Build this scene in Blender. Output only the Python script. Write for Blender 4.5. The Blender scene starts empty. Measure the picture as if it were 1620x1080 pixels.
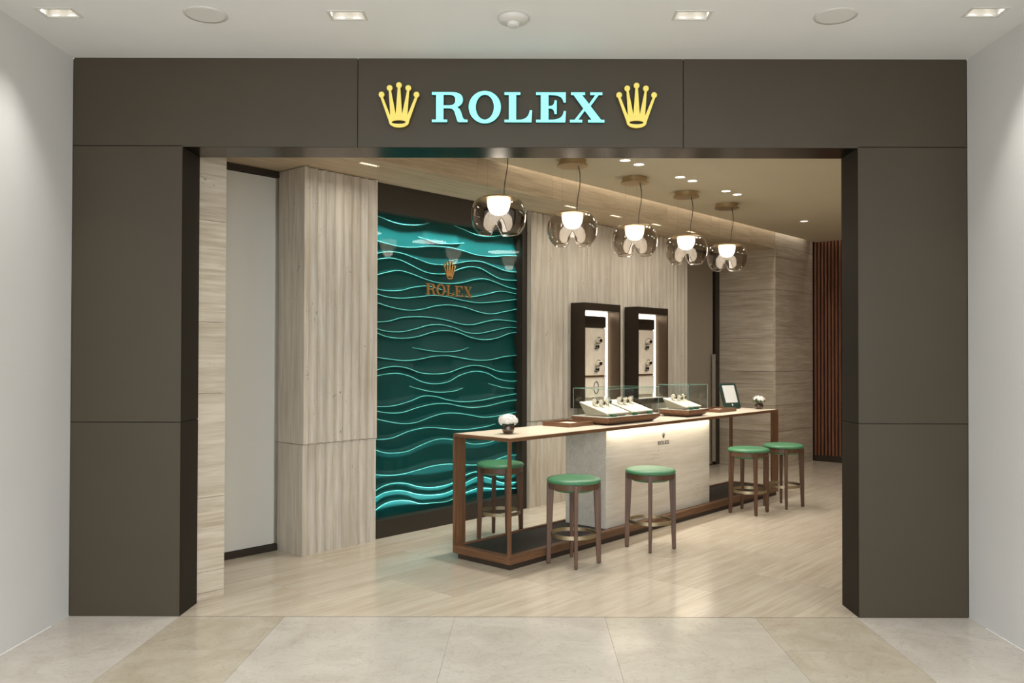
import bpy, bmesh, math, random
from mathutils import Matrix, Vector
from mathutils.geometry import tessellate_polygon
random.seed(7)
COL = bpy.context.scene.collection
SC = bpy.context.scene

# ------------------------------------------------------------------ camera, world, big lights, exposure
cam_d = bpy.data.cameras.new('camera'); cam = bpy.data.objects.new('camera', cam_d); COL.objects.link(cam)
cam_d.sensor_width = 36; cam_d.lens = 29.4456
cam_d.shift_x = -.014773; cam_d.shift_y = .003163; cam_d.clip_start = .05
RR = ((.99999756,-.00038002,-.00217672),(.00035444,.99993103,-.01173962),(.00218103,.01173882,.99992872))
cam.matrix_world = Matrix(((RR[0][0], RR[0][2], -RR[0][1], 0), (RR[1][0], RR[1][2], -RR[1][1], -4.9663),
                           (RR[2][0], RR[2][2], -RR[2][1], 1.55), (0, 0, 0, 1)))
SC.camera = cam
W = bpy.data.worlds.new('world'); SC.world = W; W.use_nodes = True
W.node_tree.nodes['Background'].inputs[0].default_value = (.90, .96, 1.0, 1)
W.node_tree.nodes['Background'].inputs[1].default_value = 3.5
SC.view_settings.view_transform = 'Standard'; SC.view_settings.look = 'None'
SC.view_settings.exposure = 0.0; SC.view_settings.gamma = 1.0; SC.view_settings.use_curve_mapping = False
SC.cycles.max_bounces = 8; SC.cycles.transparent_max_bounces = 24; SC.cycles.sample_clamp_indirect = 4.0

def light(kind, loc, energy, color=(1, .86, .68), rot=(0, 0, 0), size=.1, size_y=None, spread=None, shape=None, blend=None, cone=None):
    d = bpy.data.lights.new('lamp_or_fill', kind); d.energy = energy; d.color = color
    if kind == 'AREA':
        d.shape = shape or ('RECTANGLE' if size_y else 'DISK'); d.size = size
        if size_y: d.size_y = size_y
        if spread: d.spread = math.radians(spread)
    elif kind == 'SPOT':
        d.shadow_soft_size = size; d.spot_size = math.radians(cone or 90); d.spot_blend = .8 if blend is None else blend
    else:
        d.shadow_soft_size = size
    o = bpy.data.objects.new('lamp_or_fill', d); COL.objects.link(o); o.location = loc; o.rotation_euler = rot
    return o
WARM = (1, .955, .885); NEUT = (1, .98, .95)
# unseen rows of mall ceiling lights, added above the frame to light the corridor
for yy in (-2.2, -3.6):
    for xx in (-.94, .85):
        light('AREA', (xx, yy, 3.29), 7, NEUT, size=.16, size_y=.1, spread=130)

# ------------------------------------------------------------------ frame of the shop interior: u along the counter, v across it
TH = math.radians(90 - 41.3824); CX, CY = -.1266, 1.0488
def S(u, v, z=0): return Vector((CX + u*math.cos(TH) - v*math.sin(TH), CY + u*math.sin(TH) + v*math.cos(TH), z))
def UV(x, y): dx, dy = x-CX, y-CY; return (dx*math.cos(TH)+dy*math.sin(TH), -dx*math.sin(TH)+dy*math.cos(TH))

# ------------------------------------------------------------------ materials
MATS = {}
def srgb(r, g, b):
    f = lambda c: (c/255/12.92) if c/255 <= .04045 else ((c/255+.055)/1.055)**2.4
    return (f(r), f(g), f(b), 1)
class NT:
    def __init__(s, name):
        s.m = bpy.data.materials.new(name); s.m.use_nodes = True; s.t = s.m.node_tree; s.n = s.t.nodes
        s.b = s.n['Principled BSDF']; s.out = s.n['Material Output']; MATS[name] = s.m
    def add(s, t, **kw):
        x = s.n.new(t)
        for k, v in kw.items():
            if isinstance(v, (tuple, list)) and not isinstance(k, int) and hasattr(x, k): setattr(x, k, v)
            else: setattr(x, k, v)
        return x
    def lk(s, a, b): s.t.links.new(a, b)
    def coords(s, scale=(1, 1, 1), rand=True, rotz=0):
        tc = s.add('ShaderNodeTexCoord'); mp = s.add('ShaderNodeMapping'); mp.inputs['Scale'].default_value = scale
        mp.inputs['Rotation'].default_value[2] = rotz
        if rand:
            oi = s.add('ShaderNodeObjectInfo'); mu = s.add('ShaderNodeMath', operation='MULTIPLY'); mu.inputs[1].default_value = 37.0
            s.lk(oi.outputs['Random'], mu.inputs[0]); s.lk(mu.outputs[0], mp.inputs['Location']); s.oi = oi
        s.lk(tc.outputs['Object'], mp.inputs['Vector']); return mp.outputs['Vector']
    def noise(s, vec, scale, detail=5, rough=.55, dist=0):
        x = s.add('ShaderNodeTexNoise'); x.inputs['Scale'].default_value = scale; x.inputs['Detail'].default_value = detail
        x.inputs['Roughness'].default_value = rough; x.inputs['Distortion'].default_value = dist; s.lk(vec, x.inputs['Vector']); return x.outputs['Fac']
    def ramp(s, fac, stops):
        x = s.add('ShaderNodeValToRGB'); e = x.color_ramp.elements
        while len(e) < len(stops): e.new(.5)
        for k, (p, c) in enumerate(stops): e[k].position = p; e[k].color = c
        s.lk(fac, x.inputs[0]); return x.outputs[0]
    def mix(s, a, b, fac, mode='MIX'):
        x = s.add('ShaderNodeMix', data_type='RGBA', blend_type=mode)
        for v, i in ((fac, 0), (a, 6), (b, 7)):
            if isinstance(v, (int, float)): x.inputs[i].default_value = v
            elif isinstance(v, tuple): x.inputs[i].default_value = v
            else: s.lk(v, x.inputs[i])
        return x.outputs[2]
    def bump(s, h, strength, dist=.01):
        x = s.add('ShaderNodeBump'); x.inputs['Strength'].default_value = strength; x.inputs['Distance'].default_value = dist
        s.lk(h, x.inputs['Height']); s.lk(x.outputs[0], s.b.inputs['Normal'])
    def col(s, c):
        if isinstance(c, tuple): s.b.inputs['Base Color'].default_value = c
        else: s.lk(c, s.b.inputs['Base Color'])
    def set(s, rough=None, metal=None, coat=None, spec=None, emit=None, es=None, coatr=None):
        b = s.b.inputs
        if rough is not None: b['Roughness'].default_value = rough
        if metal is not None: b['Metallic'].default_value = metal
        if coat is not None: b['Coat Weight'].default_value = coat
        if coatr is not None: b['Coat Roughness'].default_value = coatr
        if spec is not None: b['Specular IOR Level'].default_value = spec
        if emit is not None: b['Emission Color'].default_value = emit; b['Emission Strength'].default_value = es
        return s
def plain(name, rgb, rough=.5, metal=0, var=.03, nscale=14, **kw):
    s = NT(name); c = srgb(*rgb); v = s.coords(rand=True)
    d = tuple(max(0, x*(1-var*2)) for x in c[:3])+(1,); l = tuple(min(1, x*(1+var*2)) for x in c[:3])+(1,)
    s.col(s.ramp(s.noise(v, nscale, 3), [(.3, d), (.7, l)])); s.set(rough, metal, **kw); return s.m
def emit(name, rgb, es, base=None):
    s = NT(name); s.col(base or srgb(*rgb)); s.set(.4, emit=srgb(*rgb), es=es)
    v = s.coords(); s.lk(s.ramp(s.noise(v, 3, 1), [(0, srgb(*rgb)), (1, tuple(x*.97 for x in srgb(*rgb)[:3])+(1,))]), s.b.inputs['Emission Color']); return s.m
def travertine(name, light_c, dark_c, axis, rough=.45, pits=True, amount=1.0):
    """sedimentary stone: streaks along one axis, fine pores"""
    s = NT(name)
    sc = {'x': (.55, 9, 9), 'y': (9, .55, 9), 'z': (7, 7, .45)}[axis]
    v = s.coords(sc); a = s.noise(v, 1.6, 6, .6, .5); b = s.noise(v, 5.5, 4, .6)
    v2 = s.coords((1, 1, 1)); c = s.noise(v2, 1.3, 3)
    mx = s.add('ShaderNodeMath', operation='ADD'); s.lk(a, mx.inputs[0]); s.lk(b, mx.inputs[1])
    hf = s.add('ShaderNodeMath', operation='MULTIPLY'); hf.inputs[1].default_value = .5; s.lk(mx.outputs[0], hf.inputs[0])
    L, D = srgb(*light_c), srgb(*dark_c)
    col = s.ramp(hf.outputs[0], [(.38, D), (.5, tuple((x+y)/2 for x, y in zip(L, D))), (.60, L)])
    col = s.mix(col, srgb(*[min(255, q*1.04) for q in light_c]), s.ramp(c, [(.4, (0, 0, 0, 1)), (.75, (.5*amount,)*3+(1,))]))
    oi = s.add('ShaderNodeObjectInfo'); col = s.mix(col, s.ramp(oi.outputs['Random'], [(0, (.90, .90, .90, 1)), (1, (1, 1, 1, 1))]), 1.0, 'MULTIPLY')
    if pits:
        sp = {'x': (22, 60, 60), 'y': (60, 22, 60), 'z': (60, 60, 22)}[axis]
        v3 = s.coords(sp); n = s.noise(v3, 1.7, 2); vv = s.noise(s.coords((2, 2, 2)), 2.2, 2)
        m = s.add('ShaderNodeMath', operation='MULTIPLY'); s.lk(n, m.inputs[0]); s.lk(vv, m.inputs[1])
        pm = s.ramp(m.outputs[0], [(.435, (0, 0, 0, 1)), (.46, (.8, .8, .8, 1))])
        col = s.mix(col, srgb(*[q*.55 for q in dark_c]), pm)
        s.bump(s.mix(hf.outputs[0], (0, 0, 0, 1), pm), .25, .004)
    s.col(col); s.set(rough); return s.m
def wood(name, dark, light_c, axis, rough=.4):
    s = NT(name); sc = {'x': (1.0, 22, 22), 'y': (22, 1.0, 22), 'z': (22, 22, 1.0)}[axis]
    v = s.coords(sc); a = s.noise(v, 2.2, 7, .62, .8)
    s.col(s.ramp(a, [(.3, srgb(*dark)), (.55, tuple((x+y)/2 for x, y in zip(srgb(*dark), srgb(*light_c)))), (.72, srgb(*light_c))]))
    s.bump(a, .08, .002); s.set(rough); return s.m
def metal(name, rgb, rough=.3, axis='z'):
    s = NT(name); sc = {'x': (1, 120, 120), 'z': (120, 120, 1), 'y': (120, 1, 120)}[axis]
    v = s.coords(sc); n = s.noise(v, 1.5, 3); c = srgb(*rgb)
    s.col(s.ramp(n, [(.3, tuple(x*.85 for x in c[:3])+(1,)), (.7, c)])); s.set(rough, 1.0); return s.m
def thin_glass(name, tint, refl=1.0, ior=1.5):
    """a pane or blown shell: light passes straight through, tinted, with mirror reflections by angle"""
    s = NT(name); s.n.remove(s.b)
    tr = s.add('ShaderNodeBsdfTransparent'); tr.inputs[0].default_value = tint
    gl = s.add('ShaderNodeBsdfGlossy'); gl.inputs['Roughness'].default_value = .02; gl.inputs[0].default_value = (1, 1, 1, 1)
    lw = s.add('ShaderNodeLayerWeight'); lw.inputs[0].default_value = .5
    pw = s.add('ShaderNodeMath', operation='POWER'); pw.inputs[1].default_value = 5.0; s.lk(lw.outputs['Facing'], pw.inputs[0])
    mu = s.add('ShaderNodeMath', operation='MULTIPLY_ADD'); mu.inputs[1].default_value = .9*refl; mu.inputs[2].default_value = .04*refl; mu.use_clamp = True; s.lk(pw.outputs[0], mu.inputs[0])
    mx = s.add('ShaderNodeMixShader'); s.lk(mu.outputs[0], mx.inputs[0]); s.lk(tr.outputs[0], mx.inputs[1]); s.lk(gl.outputs[0], mx.inputs[2])
    s.lk(mx.outputs[0], s.out.inputs[0]); return s.m

plain('plaster_ceiling', (233, 233, 231), .85, var=.008, nscale=2)
plain('plaster_wall', (208, 206, 203), .8, var=.008, nscale=2)
plain('brown_panel', (67, 58, 44), .42, var=.02, nscale=2.0, spec=.5)
plain('panel_gap', (30, 26, 22), .8)
metal('bronze_reveal', (66, 54, 40), .25, 'x')
plain('bronze_jamb', (36, 30, 22), .6, var=.03, nscale=3, spec=.15)
travertine('stone_h', (208, 197, 179), (170, 154, 132), 'x')
travertine('stone_hy', (208, 197, 179), (170, 154, 132), 'y')
travertine('stone_v', (204, 195, 180), (172, 160, 142), 'z')
travertine('stone_block', (230, 223, 210), (208, 199, 184), 'x', .5)
travertine('stone_floor', (203, 192, 174), (184, 170, 148), 'x', .17, pits=False)
travertine('stone_soffit', (198, 180, 152), (168, 148, 120), 'x', .5)
plain('store_ceiling', (198, 188, 165), .8, var=.01, nscale=2)
plain('grey_glass', (208, 206, 198), .12, var=.01, nscale=1, coat=.3)
plain('door_glass', (150, 139, 124), .12, var=.02, nscale=1)
plain('dark_frame', (44, 36, 28), .4)
plain('dark_bronze', (52, 43, 33), .38, metal=.35)
plain('cabinet_inner', (74, 58, 40), .4, metal=.4)
wood('walnut_x', (86, 58, 38), (138, 98, 68), 'x'); wood('walnut_y', (86, 58, 38), (138, 98, 68), 'y'); wood('walnut_z', (86, 58, 38), (138, 98, 68), 'z')
wood('stool_wood', (74, 50, 34), (112, 80, 58), 'z', .42)
wood('slat_wood', (92, 54, 35), (150, 97, 67), 'z', .45)
wood('top_veneer', (222, 206, 182), (240, 227, 206), 'x', .25)
plain('slat_back', (28, 16, 11), .7)
plain('plinth_dark', (52, 42, 34), .5); plain('mat_dark', (44, 40, 36), .55, var=.08, nscale=40)
plain('green_leather', (70, 124, 86), .42, var=.04, nscale=60)
metal('brass_ring', (176, 162, 134), .42, 'x'); metal('champagne', (196, 174, 140), .45, 'x'); metal('steel', (190, 186, 178), .25, 'z')
metal('gold_trim', (196, 150, 92), .3, 'x')
plain('cord_dark', (70, 52, 36), .6)
thin_glass('smoke_glass', (.83, .80, .765, 1), 1.3); thin_glass('case_glass', (.97, .985, .975, 1), .8); thin_glass('panel_glass', (.98, .995, .99, 1), .2)
plain('glass_edge', (120, 165, 150), .1, coat=1)
emit('lamp_white', (255, 244, 226), 9.0); emit('downlight_glow', (255, 240, 214), 9.0); emit('mall_lens', (255, 246, 232), 3.5); emit('slot_glow', (255, 236, 206), 6.0)
emit('letter_mint', (140, 244, 240), .78); emit('crown_gold', (220, 202, 104), .45)
plain('letter_side', (40, 78, 78), .5); plain('crown_side', (120, 98, 30), .5)
emit('led_strip', (255, 240, 214), 14.0); emit('cabinet_light', (255, 248, 236), 3.2)
plain('wave_green', (2, 66, 64), .5, var=.02, nscale=3, spec=.15); plain('crest_highlight', (108, 212, 200), .3, var=.02, nscale=3, coat=.3)  # paler crest tone: the bright lit edges put into the colour
plain('cream_pad', (226, 216, 198), .7); plain('beige_pad', (176, 164, 144), .7); plain('white_base', (222, 218, 208), .4)
plain('watch_dark', (34, 30, 28), .3, metal=.5); metal('watch_steel', (196, 190, 178), .25, 'z')
plain('plaque_green', (18, 86, 56), .5); plain('frame_green', (24, 48, 38), .45); plain('engrave', (38, 32, 26), .6)
emit('screen_grey', (176, 174, 168), .55); plain('logo_white', (220, 220, 214), .5)
plain('vase_glass', (58, 38, 24), .12, var=.25, nscale=30, coat=1); plain('petal_white', (238, 234, 226), .7); plain('leaf_green', (48, 84, 44), .5, var=.1)
plain('white_plastic', (214, 212, 206), .5, var=.005); plain('grille', (224, 222, 218), .7, var=.02, nscale=200); plain('black_plastic', (20, 19, 18), .4)
plain('door_bar', (150, 142, 128), .35); plain('screed', (120, 110, 96), .9); plain('tray_felt', (216, 206, 188), .8)

def mall_stone(name, L, D):
    s = NT(name); v = s.coords((1, 1, 1)); a = s.noise(v, 2.2, 8, .62, 1.2); b = s.noise(v, 7, 6, .6, 1.6)
    col = s.ramp(a, [(.3, srgb(*D)), (.65, srgb(*L))])
    vein = s.ramp(b, [(.485, (0, 0, 0, 1)), (.5, (.38, .38, .38, 1)), (.515, (0, 0, 0, 1))])
    col = s.mix(col, srgb(*[q*.8 for q in D]), vein); s.col(col); s.set(.2, spec=.3); return s.m
mall_stone('marble_light', (198, 191, 180), (182, 173, 161)); mall_stone('marble_tan', (188, 179, 161), (170, 158, 138)); mall_stone('marble_grey', (193, 186, 172), (176, 168, 153))

# ------------------------------------------------------------------ mesh helpers
class MB:
    def __init__(s): s.v = []; s.f = []
    def box(s, x0, x1, y0, y1, z0, z1):
        n = len(s.v); s.v += [(x, y, z) for z in (z0, z1) for y in (y0, y1) for x in (x0, x1)]
        s.f += [tuple(n+i for i in q) for q in ((0, 2, 3, 1), (4, 5, 7, 6), (0, 1, 5, 4), (2, 6, 7, 3), (0, 4, 6, 2), (1, 3, 7, 5))]; return s
    def hexa(s, a, b):
        """two quads of four points, bottom and top, same winding (counter-clockwise from above)"""
        n = len(s.v); s.v += list(a)+list(b); s.f += [(n+3, n+2, n+1, n), (n+4, n+5, n+6, n+7)]
        for i in range(4): j = (i+1) % 4; s.f.append((n+i, n+j, n+4+j, n+4+i))
        return s
    def prism(s, pts, z0, z1):
        n = len(s.v); k = len(pts); s.v += [(x, y, z0) for x, y in pts]+[(x, y, z1) for x, y in pts]
        s.f.append(tuple(reversed(range(n, n+k)))); s.f.append(tuple(range(n+k, n+2*k)))
        for i in range(k): j = (i+1) % k; s.f.append((n+i, n+j, n+k+j, n+k+i))
        return s
    def lathe(s, prof, seg=32, c=(0, 0, 0), cap=True):
        n = len(s.v); k = len(prof)
        for i in range(seg):
            a = 2*math.pi*i/seg
            for r, z in prof: s.v.append((c[0]+r*math.cos(a), c[1]+r*math.sin(a), c[2]+z))
        for i in range(seg):
            j = (i+1) % seg
            for q in range(k-1): s.f.append((n+i*k+q, n+j*k+q, n+j*k+q+1, n+i*k+q+1))
        if cap:
            if prof[0][0] > 1e-6: s.f.append(tuple(n+i*k for i in reversed(range(seg))))
            if prof[-1][0] > 1e-6: s.f.append(tuple(n+i*k+k-1 for i in range(seg)))
        return s
    def tube(s, pts, r, seg=8, closed=False):
        pts = [Vector(q) for q in pts]; n = len(s.v); k = len(pts)
        for i, q in enumerate(pts):
            t = (pts[(i+1) % k]-pts[i-1]) if closed else (pts[min(i+1, k-1)]-pts[max(i-1, 0)])
            t.normalize(); a = t.orthogonal() if abs(t.z) > .9 else t.cross(Vector((0, 0, 1))); a.normalize(); b = t.cross(a)
            if abs(t.z) > .9: a = Vector((1, 0, 0)); a = (a-t*a.dot(t)).normalized(); b = t.cross(a)
            for j in range(seg):
                w = 2*math.pi*j/seg; s.v.append(tuple(q+a*(r*math.cos(w))+b*(r*math.sin(w))))
        for i in range(k if closed else k-1):
            i2 = (i+1) % k
            for j in range(seg): j2 = (j+1) % seg; s.f.append((n+i*seg+j, n+i*seg+j2, n+i2*seg+j2, n+i2*seg+j))
        if not closed: s.f.append(tuple(n+j for j in reversed(range(seg)))); s.f.append(tuple(n+(k-1)*seg+j for j in range(seg)))
        return s
    def outline(s, loops, depth, place):
        """flat outline with holes, pushed out by depth; place maps (x, y, d) to a point"""
        n = len(s.v); flat = [q for l in loops for q in l]; m = len(flat)
        tris = tessellate_polygon([[Vector((x, y, 0)) for x, y in l] for l in loops])
        s.v += [place(x, y, 0) for x, y in flat]+[place(x, y, depth) for x, y in flat]
        for t in tris: s.f.append(tuple(n+m+i for i in t)); s.f.append(tuple(n+i for i in reversed(t)))
        o = 0
        for l in loops:
            k = len(l)
            for i in range(k): j = (i+1) % k; s.f.append((n+o+i, n+o+j, n+m+o+j, n+m+o+i))
            o += k
        return s
    def mesh(s, name, mat, smooth=False):
        me = bpy.data.meshes.new(name); me.from_pydata(s.v, [], s.f); me.materials.append(MATS[mat])
        bm = bmesh.new(); bm.from_mesh(me); bmesh.ops.recalc_face_normals(bm, faces=bm.faces); bm.to_mesh(me); bm.free()
        if smooth:
            for q in me.polygons: q.use_smooth = True
        me.update(); return me
def obj(name, mb, mat, parent=None, smooth=False, bevel=0, loc=None, rotz=None):
    me = mb.mesh(name, mat, smooth) if isinstance(mb, MB) else mb
    o = bpy.data.objects.new(name, me); COL.objects.link(o)
    if parent: o.parent = parent
    if loc is not None: o.location = loc
    if rotz is not None: o.rotation_euler[2] = rotz
    if bevel:
        b = o.modifiers.new('bevel', 'BEVEL'); b.width = bevel; b.segments = 2; b.limit_method = 'ANGLE'; b.angle_limit = math.radians(40)
    if smooth == 'auto' or (smooth and bevel): pass
    return o
def auto(o, ang=35):
    """smooth only across shallow edges"""
    me = o.data; bm = bmesh.new(); bm.from_mesh(me)
    for e in bm.edges: e.smooth = len(e.link_faces) == 2 and e.calc_face_angle(0) < math.radians(ang)
    for f in bm.faces: f.smooth = True
    bm.to_mesh(me); bm.free(); return o
def tag(o, label, cat, group=None):
    o['label'] = label; o['category'] = cat
    if group: o['group'] = group
    return o
def thing(name, label, cat, loc=(0, 0, 0), rotz=0, group=None):
    o = bpy.data.objects.new(name, None); COL.objects.link(o); o.location = loc; o.rotation_euler[2] = rotz
    o.empty_display_size = .05; return tag(o, label, cat, group)
def struct(name, mb, mat, label=None, shop=False, smooth=False):
    if mb is None: o = bpy.data.objects.new(name, None); COL.objects.link(o)
    else: o = obj(name, mb, mat, smooth=smooth)
    o['kind'] = 'structure'
    if label: o['label'] = label
    if shop: o.location = (CX, CY, 0); o.rotation_euler[2] = TH
    return o
def copy_tree(o, parent=None):
    c = o.copy(); COL.objects.link(c); c.parent = parent
    for ch in list(o.children): copy_tree(ch, c)
    return c
def clip(poly, a, b, c):
    """keep the part of a polygon where a*x + b*y + c >= 0"""
    out = []
    for i, p in enumerate(poly):
        q = poly[(i+1) % len(poly)]; dp = a*p[0]+b*p[1]+c; dq = a*q[0]+b*q[1]+c
        if dp >= 0: out.append(p)
        if (dp >= 0) != (dq >= 0): t = dp/(dp-dq); out.append((p[0]+t*(q[0]-p[0]), p[1]+t*(q[1]-p[1])))
    return out

# ------------------------------------------------------------------ mall: floor, ceiling, side walls
XL, XR, ZT, ZS, JL, JR, JD = -2.7072, 2.6124, 3.3107, 2.7815, -2.0544, 1.9625, .26
YB = -4.2      # the recess in front of the shop opens into the wide mall here
fl = struct('floor', MB().box(XL, XR, YB, -.001, -.06, -.004).box(-9, 9, -12, YB-.001, -.06, 0), 'marble_light', 'polished beige marble floor of the mall in front of the shop')
cols = [(XL, -2.05, 'marble_light', 1.2, -.02), (-2.05, -1.43, 'marble_tan', .56, 0), (-1.43, -.425, 'marble_light', 1.2, 0), (-.425, .46, 'marble_light', 1.2, 0),
        (.46, 1.35, 'marble_grey', 1.2, 0), (1.35, 1.945, 'marble_tan', .56, 0), (1.945, XR, 'marble_light', 1.2, 0)]
for x0, x1, m, dp, _ in cols:
    y = 0.0
    while y > YB:
        y2 = max(YB, y-dp); obj('floor_tile', MB().box(x0+.0008, x1-.0008, y2+.0008, y-.0016, -.006, 0), m, fl); y = y2
DL = [(-2.425, -.66), (-.94, -.635), (.85, -.645), (2.345, -.69)]
def rect(x, y, a, b): return [(x-a, y-b), (x+a, y-b), (x+a, y+b), (x-a, y+b)]
struct('ceiling', MB().outline([[(XL, YB), (XR, YB), (XR, 0), (XL, 0)]]+[rect(x, y, .085, .05) for x, y in DL], .09, lambda x, y, d: (x, y, ZT+d)), 'plaster_ceiling', 'smooth off-white mall ceiling')
struct('wall_left', MB().box(XL-.12, XL, YB, 0, 0, ZT+.09).box(-9, XL-.12, YB, YB+.12, 0, ZT+.09), 'plaster_wall', 'plain pale grey mall wall left of the shopfront')
struct('wall_right', MB().box(XR, XR+.12, YB, 0, 0, ZT+.09).box(XR+.12, 9, YB, YB+.12, 0, ZT+.09), 'plaster_wall', 'plain pale grey mall wall right of the shopfront')

# ------------------------------------------------------------------ shopfront portal
core = MB().box(XL-.1, JL-.006, .02, JD, 0, ZT).box(JR+.006, XR+.1, .02, JD, 0, ZT).box(JL-.006, JR+.006, .02, JD, ZS+.006, ZT)
wf = struct('wall_front', core, 'panel_gap', 'dark brown panelled shopfront portal')
ZM, G, H1, H2 = 1.145, .0022, -1.013, .924
for x0, x1, z0, z1 in ((XL, JL, 0, ZM), (XL, JL, ZM, ZS+.005), (JR, XR, 0, ZM), (JR, XR, ZM, ZS+.005), (XL, H1, ZS, ZT), (H1, H2, ZS, ZT), (H2, XR, ZS, ZT)):
    a = G if x0 not in (XL, JR) else (0 if x0 == JR else .004); b = G if x1 not in (XR, JL) else (0 if x1 == JL else .004)
    zz0 = ZS+.005+(G if (z0 == ZS and False) else 0) if z0 == ZS else z0+(G if z0 else 0)
    pts = MB()
    if z0 == ZS:   # header panels end flush over the opening, stop on the pillars
        pts.box(x0+a, x1-b, 0, .02, ZS+.005+G, z1)
        o0, o1 = max(x0+a, JL), min(x1-b, JR)
        if o1 > o0: pts.box(o0, o1, 0, .02, ZS, ZS+.005+G)
    else: pts.box(x0+a, x1-b, 0, .02, z0+(G if z0 else 0), z1-G*(z1 != ZM)-G*(z1 == ZM))
    obj('facade_panel', pts, 'brown_panel', wf)
for x0, x1 in ((JL, H1), (H1+.001, H2-.001), (H2, JR)):
    obj('reveal_sheet', MB().box(x0, x1, .001, JD+.002, ZS-.002, ZS+.006), 'bronze_reveal', wf)
for x0, x1 in ((JL-.006, JL+.001), (JR-.001, JR+.006)):
    for z0, z1 in ((0, ZM-G), (ZM+G, ZS-.002)): obj('jamb_sheet', MB().box(x0, x1, .001, JD+.002, z0, z1), 'bronze_jamb', wf)

struct('trim_2', MB().box(JL-.02, JR+.02, -.0012, .0018, -.006, .0006), 'panel_gap', 'thin dark threshold strip between mall and shop floor')
# ------------------------------------------------------------------ shop shell
ZU, ZC, VS = 3.0, 3.2, .93
U1, V0 = 7.62, -3.9
A2 = (math.sin(TH), math.cos(TH))          # world y of a (u, v) point = CY + u*sin + v*cos
def inside(poly, y): return clip(poly, A2[0], A2[1], CY-y)
shop = [(-4.2, V0), (U1+.2, V0), (U1+.2, 2.0), (-4.2, 2.0)]
fs = struct('floor.001', MB().prism(inside(shop, 0.001), -.06, -.004), 'screed', 'pale travertine floor inside the shop', shop=True)
k = 0
for j in range(-7, 4):
    v0 = -.16+j*.6; u = -4.3+(.6 if j % 2 else 0)
    while u < U1+.1:
        pl = inside([(u+.0007, v0+.0007), (u+1.1993, v0+.0007), (u+1.1993, v0+.5993), (u+.0007, v0+.5993)], .0022)
        pl = clip(clip(pl, -1, 0, U1+.1) if pl else [], 0, -1, 2.0) if pl else []
        if len(pl) > 2:
            cu = sum(q[0] for q in pl)/len(pl); cv = sum(q[1] for q in pl)/len(pl)
            obj('floor_tile', MB().prism(pl, -.006, 0), 'stone_floor', fs)
        u += 1.2
CG = .075    # light slot between ceiling and soffit, ceiling and end wall
cu = inside([(-4.2, V0), (U1-.09, V0), (U1-.09, VS-CG), (-4.2, VS-CG)], JD)
DLS = [(1.443, .0), (1.65, -.0), (2.333, 0.0), (2.555, .0), (3.215, .0), (3.453, .0), (5.562, .19)]
def circ(u, v, r, n=20): return [(u+r*math.cos(6.28318*i/n), v+r*math.sin(6.28318*i/n)) for i in range(n)]
struct('ceiling.001', MB().outline([cu]+[circ(u, v, .047) for u, v in DLS], .06, lambda x, y, d: (x, y, ZC+d)), 'store_ceiling', 'warm beige shop ceiling', shop=True)
struct('ceiling.002', MB().prism(inside([(-4.2, V0), (U1+.2, V0), (U1+.2, 2.0), (-4.2, 2.0)], JD), ZC+.17, ZC+.25), 'store_ceiling', shop=True)
SL = [(-.44, 1.06), (2.0, 1.03), (2.74, 1.02), (3.51, 1.01), (4.24, 1.0)]
slot_h = [[(u-.085, v-.017), (u+.085, v-.017), (u+.085, v+.017), (u-.085, v+.017)] for u, v in SL]
sof = struct('trim_1', None, None, 'travertine soffit along the top of the long wall', shop=True)
obj('soffit_slab', MB().outline([inside([(-4.0, VS), (6.4, VS), (6.4, 2.0), (-4.0, 2.0)], JD+.01)]+slot_h, .02, lambda x, y, d: (x, y, ZU+d)), 'stone_soffit', sof)
for q in range(9):
    u0 = -2.4+q*1.0; obj('soffit_tile', MB().box(max(u0, -1.83)+.0008, min(u0+1.0, 6.33)-.0008, VS, VS+.03, ZU+.0205, ZC+.165), 'stone_soffit', sof) if u0 < 6.3 else None
light('AREA', S(4.1, VS-CG/2, ZC+.14), 10, WARM, size=6.4, size_y=.03, rot=(0, 0, TH), spread=150)
light('AREA', S(U1-.045, -.9, ZC+.14), 2.5, WARM, size=.03, size_y=3.4, rot=(0, 0, TH), spread=150)
# backing behind the recesses, right-hand and front closing walls
struct('wall_back', MB().box(-4.2, U1+.2, 1.9, 2.05, 0, ZC+.17), 'dark_frame', shop=True)
struct('wall_side', MB().prism(inside([(-4, V0-.1), (U1+.2, V0-.1), (U1+.2, V0), (-4, V0)], 0), 0, ZC+.17), 'stone_h', 'travertine side wall opposite the green panel', shop=True)
struct('wall_inner', MB().box(XR+.1, 8.4, .02, JD, 0, ZC+.25), 'stone_h', 'inner face of the shopfront wall')

# stone wall next to the left jamb
wa = struct('wall_entrance', MB().prism(inside([(-4.0, .965), (-1.69, .965), (-1.69, 1.9), (-4.0, 1.9)], JD+.005), 0, ZU), 'panel_gap', 'travertine wall beside the left jamb', shop=True)
zs = [0, .049, .18, .646, 1.301, 1.752, 2.394, ZU]
for z0, z1 in zip(zs, zs[1:]):
    obj('stone_tile', MB().prism(inside([(-3.2, .94), (-1.676, .94), (-1.676, .9645), (-3.2, .9645)], JD+.004), z0+.0012, z1-.0012), 'stone_h', wa)
    obj('stone_tile', MB().box(-1.6895, -1.676, .9655, 1.8, z0+.0012, z1-.0012), 'stone_h', wa)
# grey glass wall panel between stone wall and fluted pier
wb = struct('window_1', MB().box(-1.675, -.752, 1.82, 1.86, .055, 2.945), 'grey_glass', 'tall frosted grey glass panel between stone wall and fluted pier', shop=True)
obj('bottom_rail', MB().box(-1.675, -.752, 1.80, 1.87, 0, .05), 'dark_frame', wb); obj('top_rail', MB().box(-1.675, -.752, 1.80, 1.87, 2.95, ZU), 'dark_frame', wb)
obj('side_rail', MB().box(-.775, -.752, 1.805, 1.819, .055, 2.945), 'steel', wb)

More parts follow.
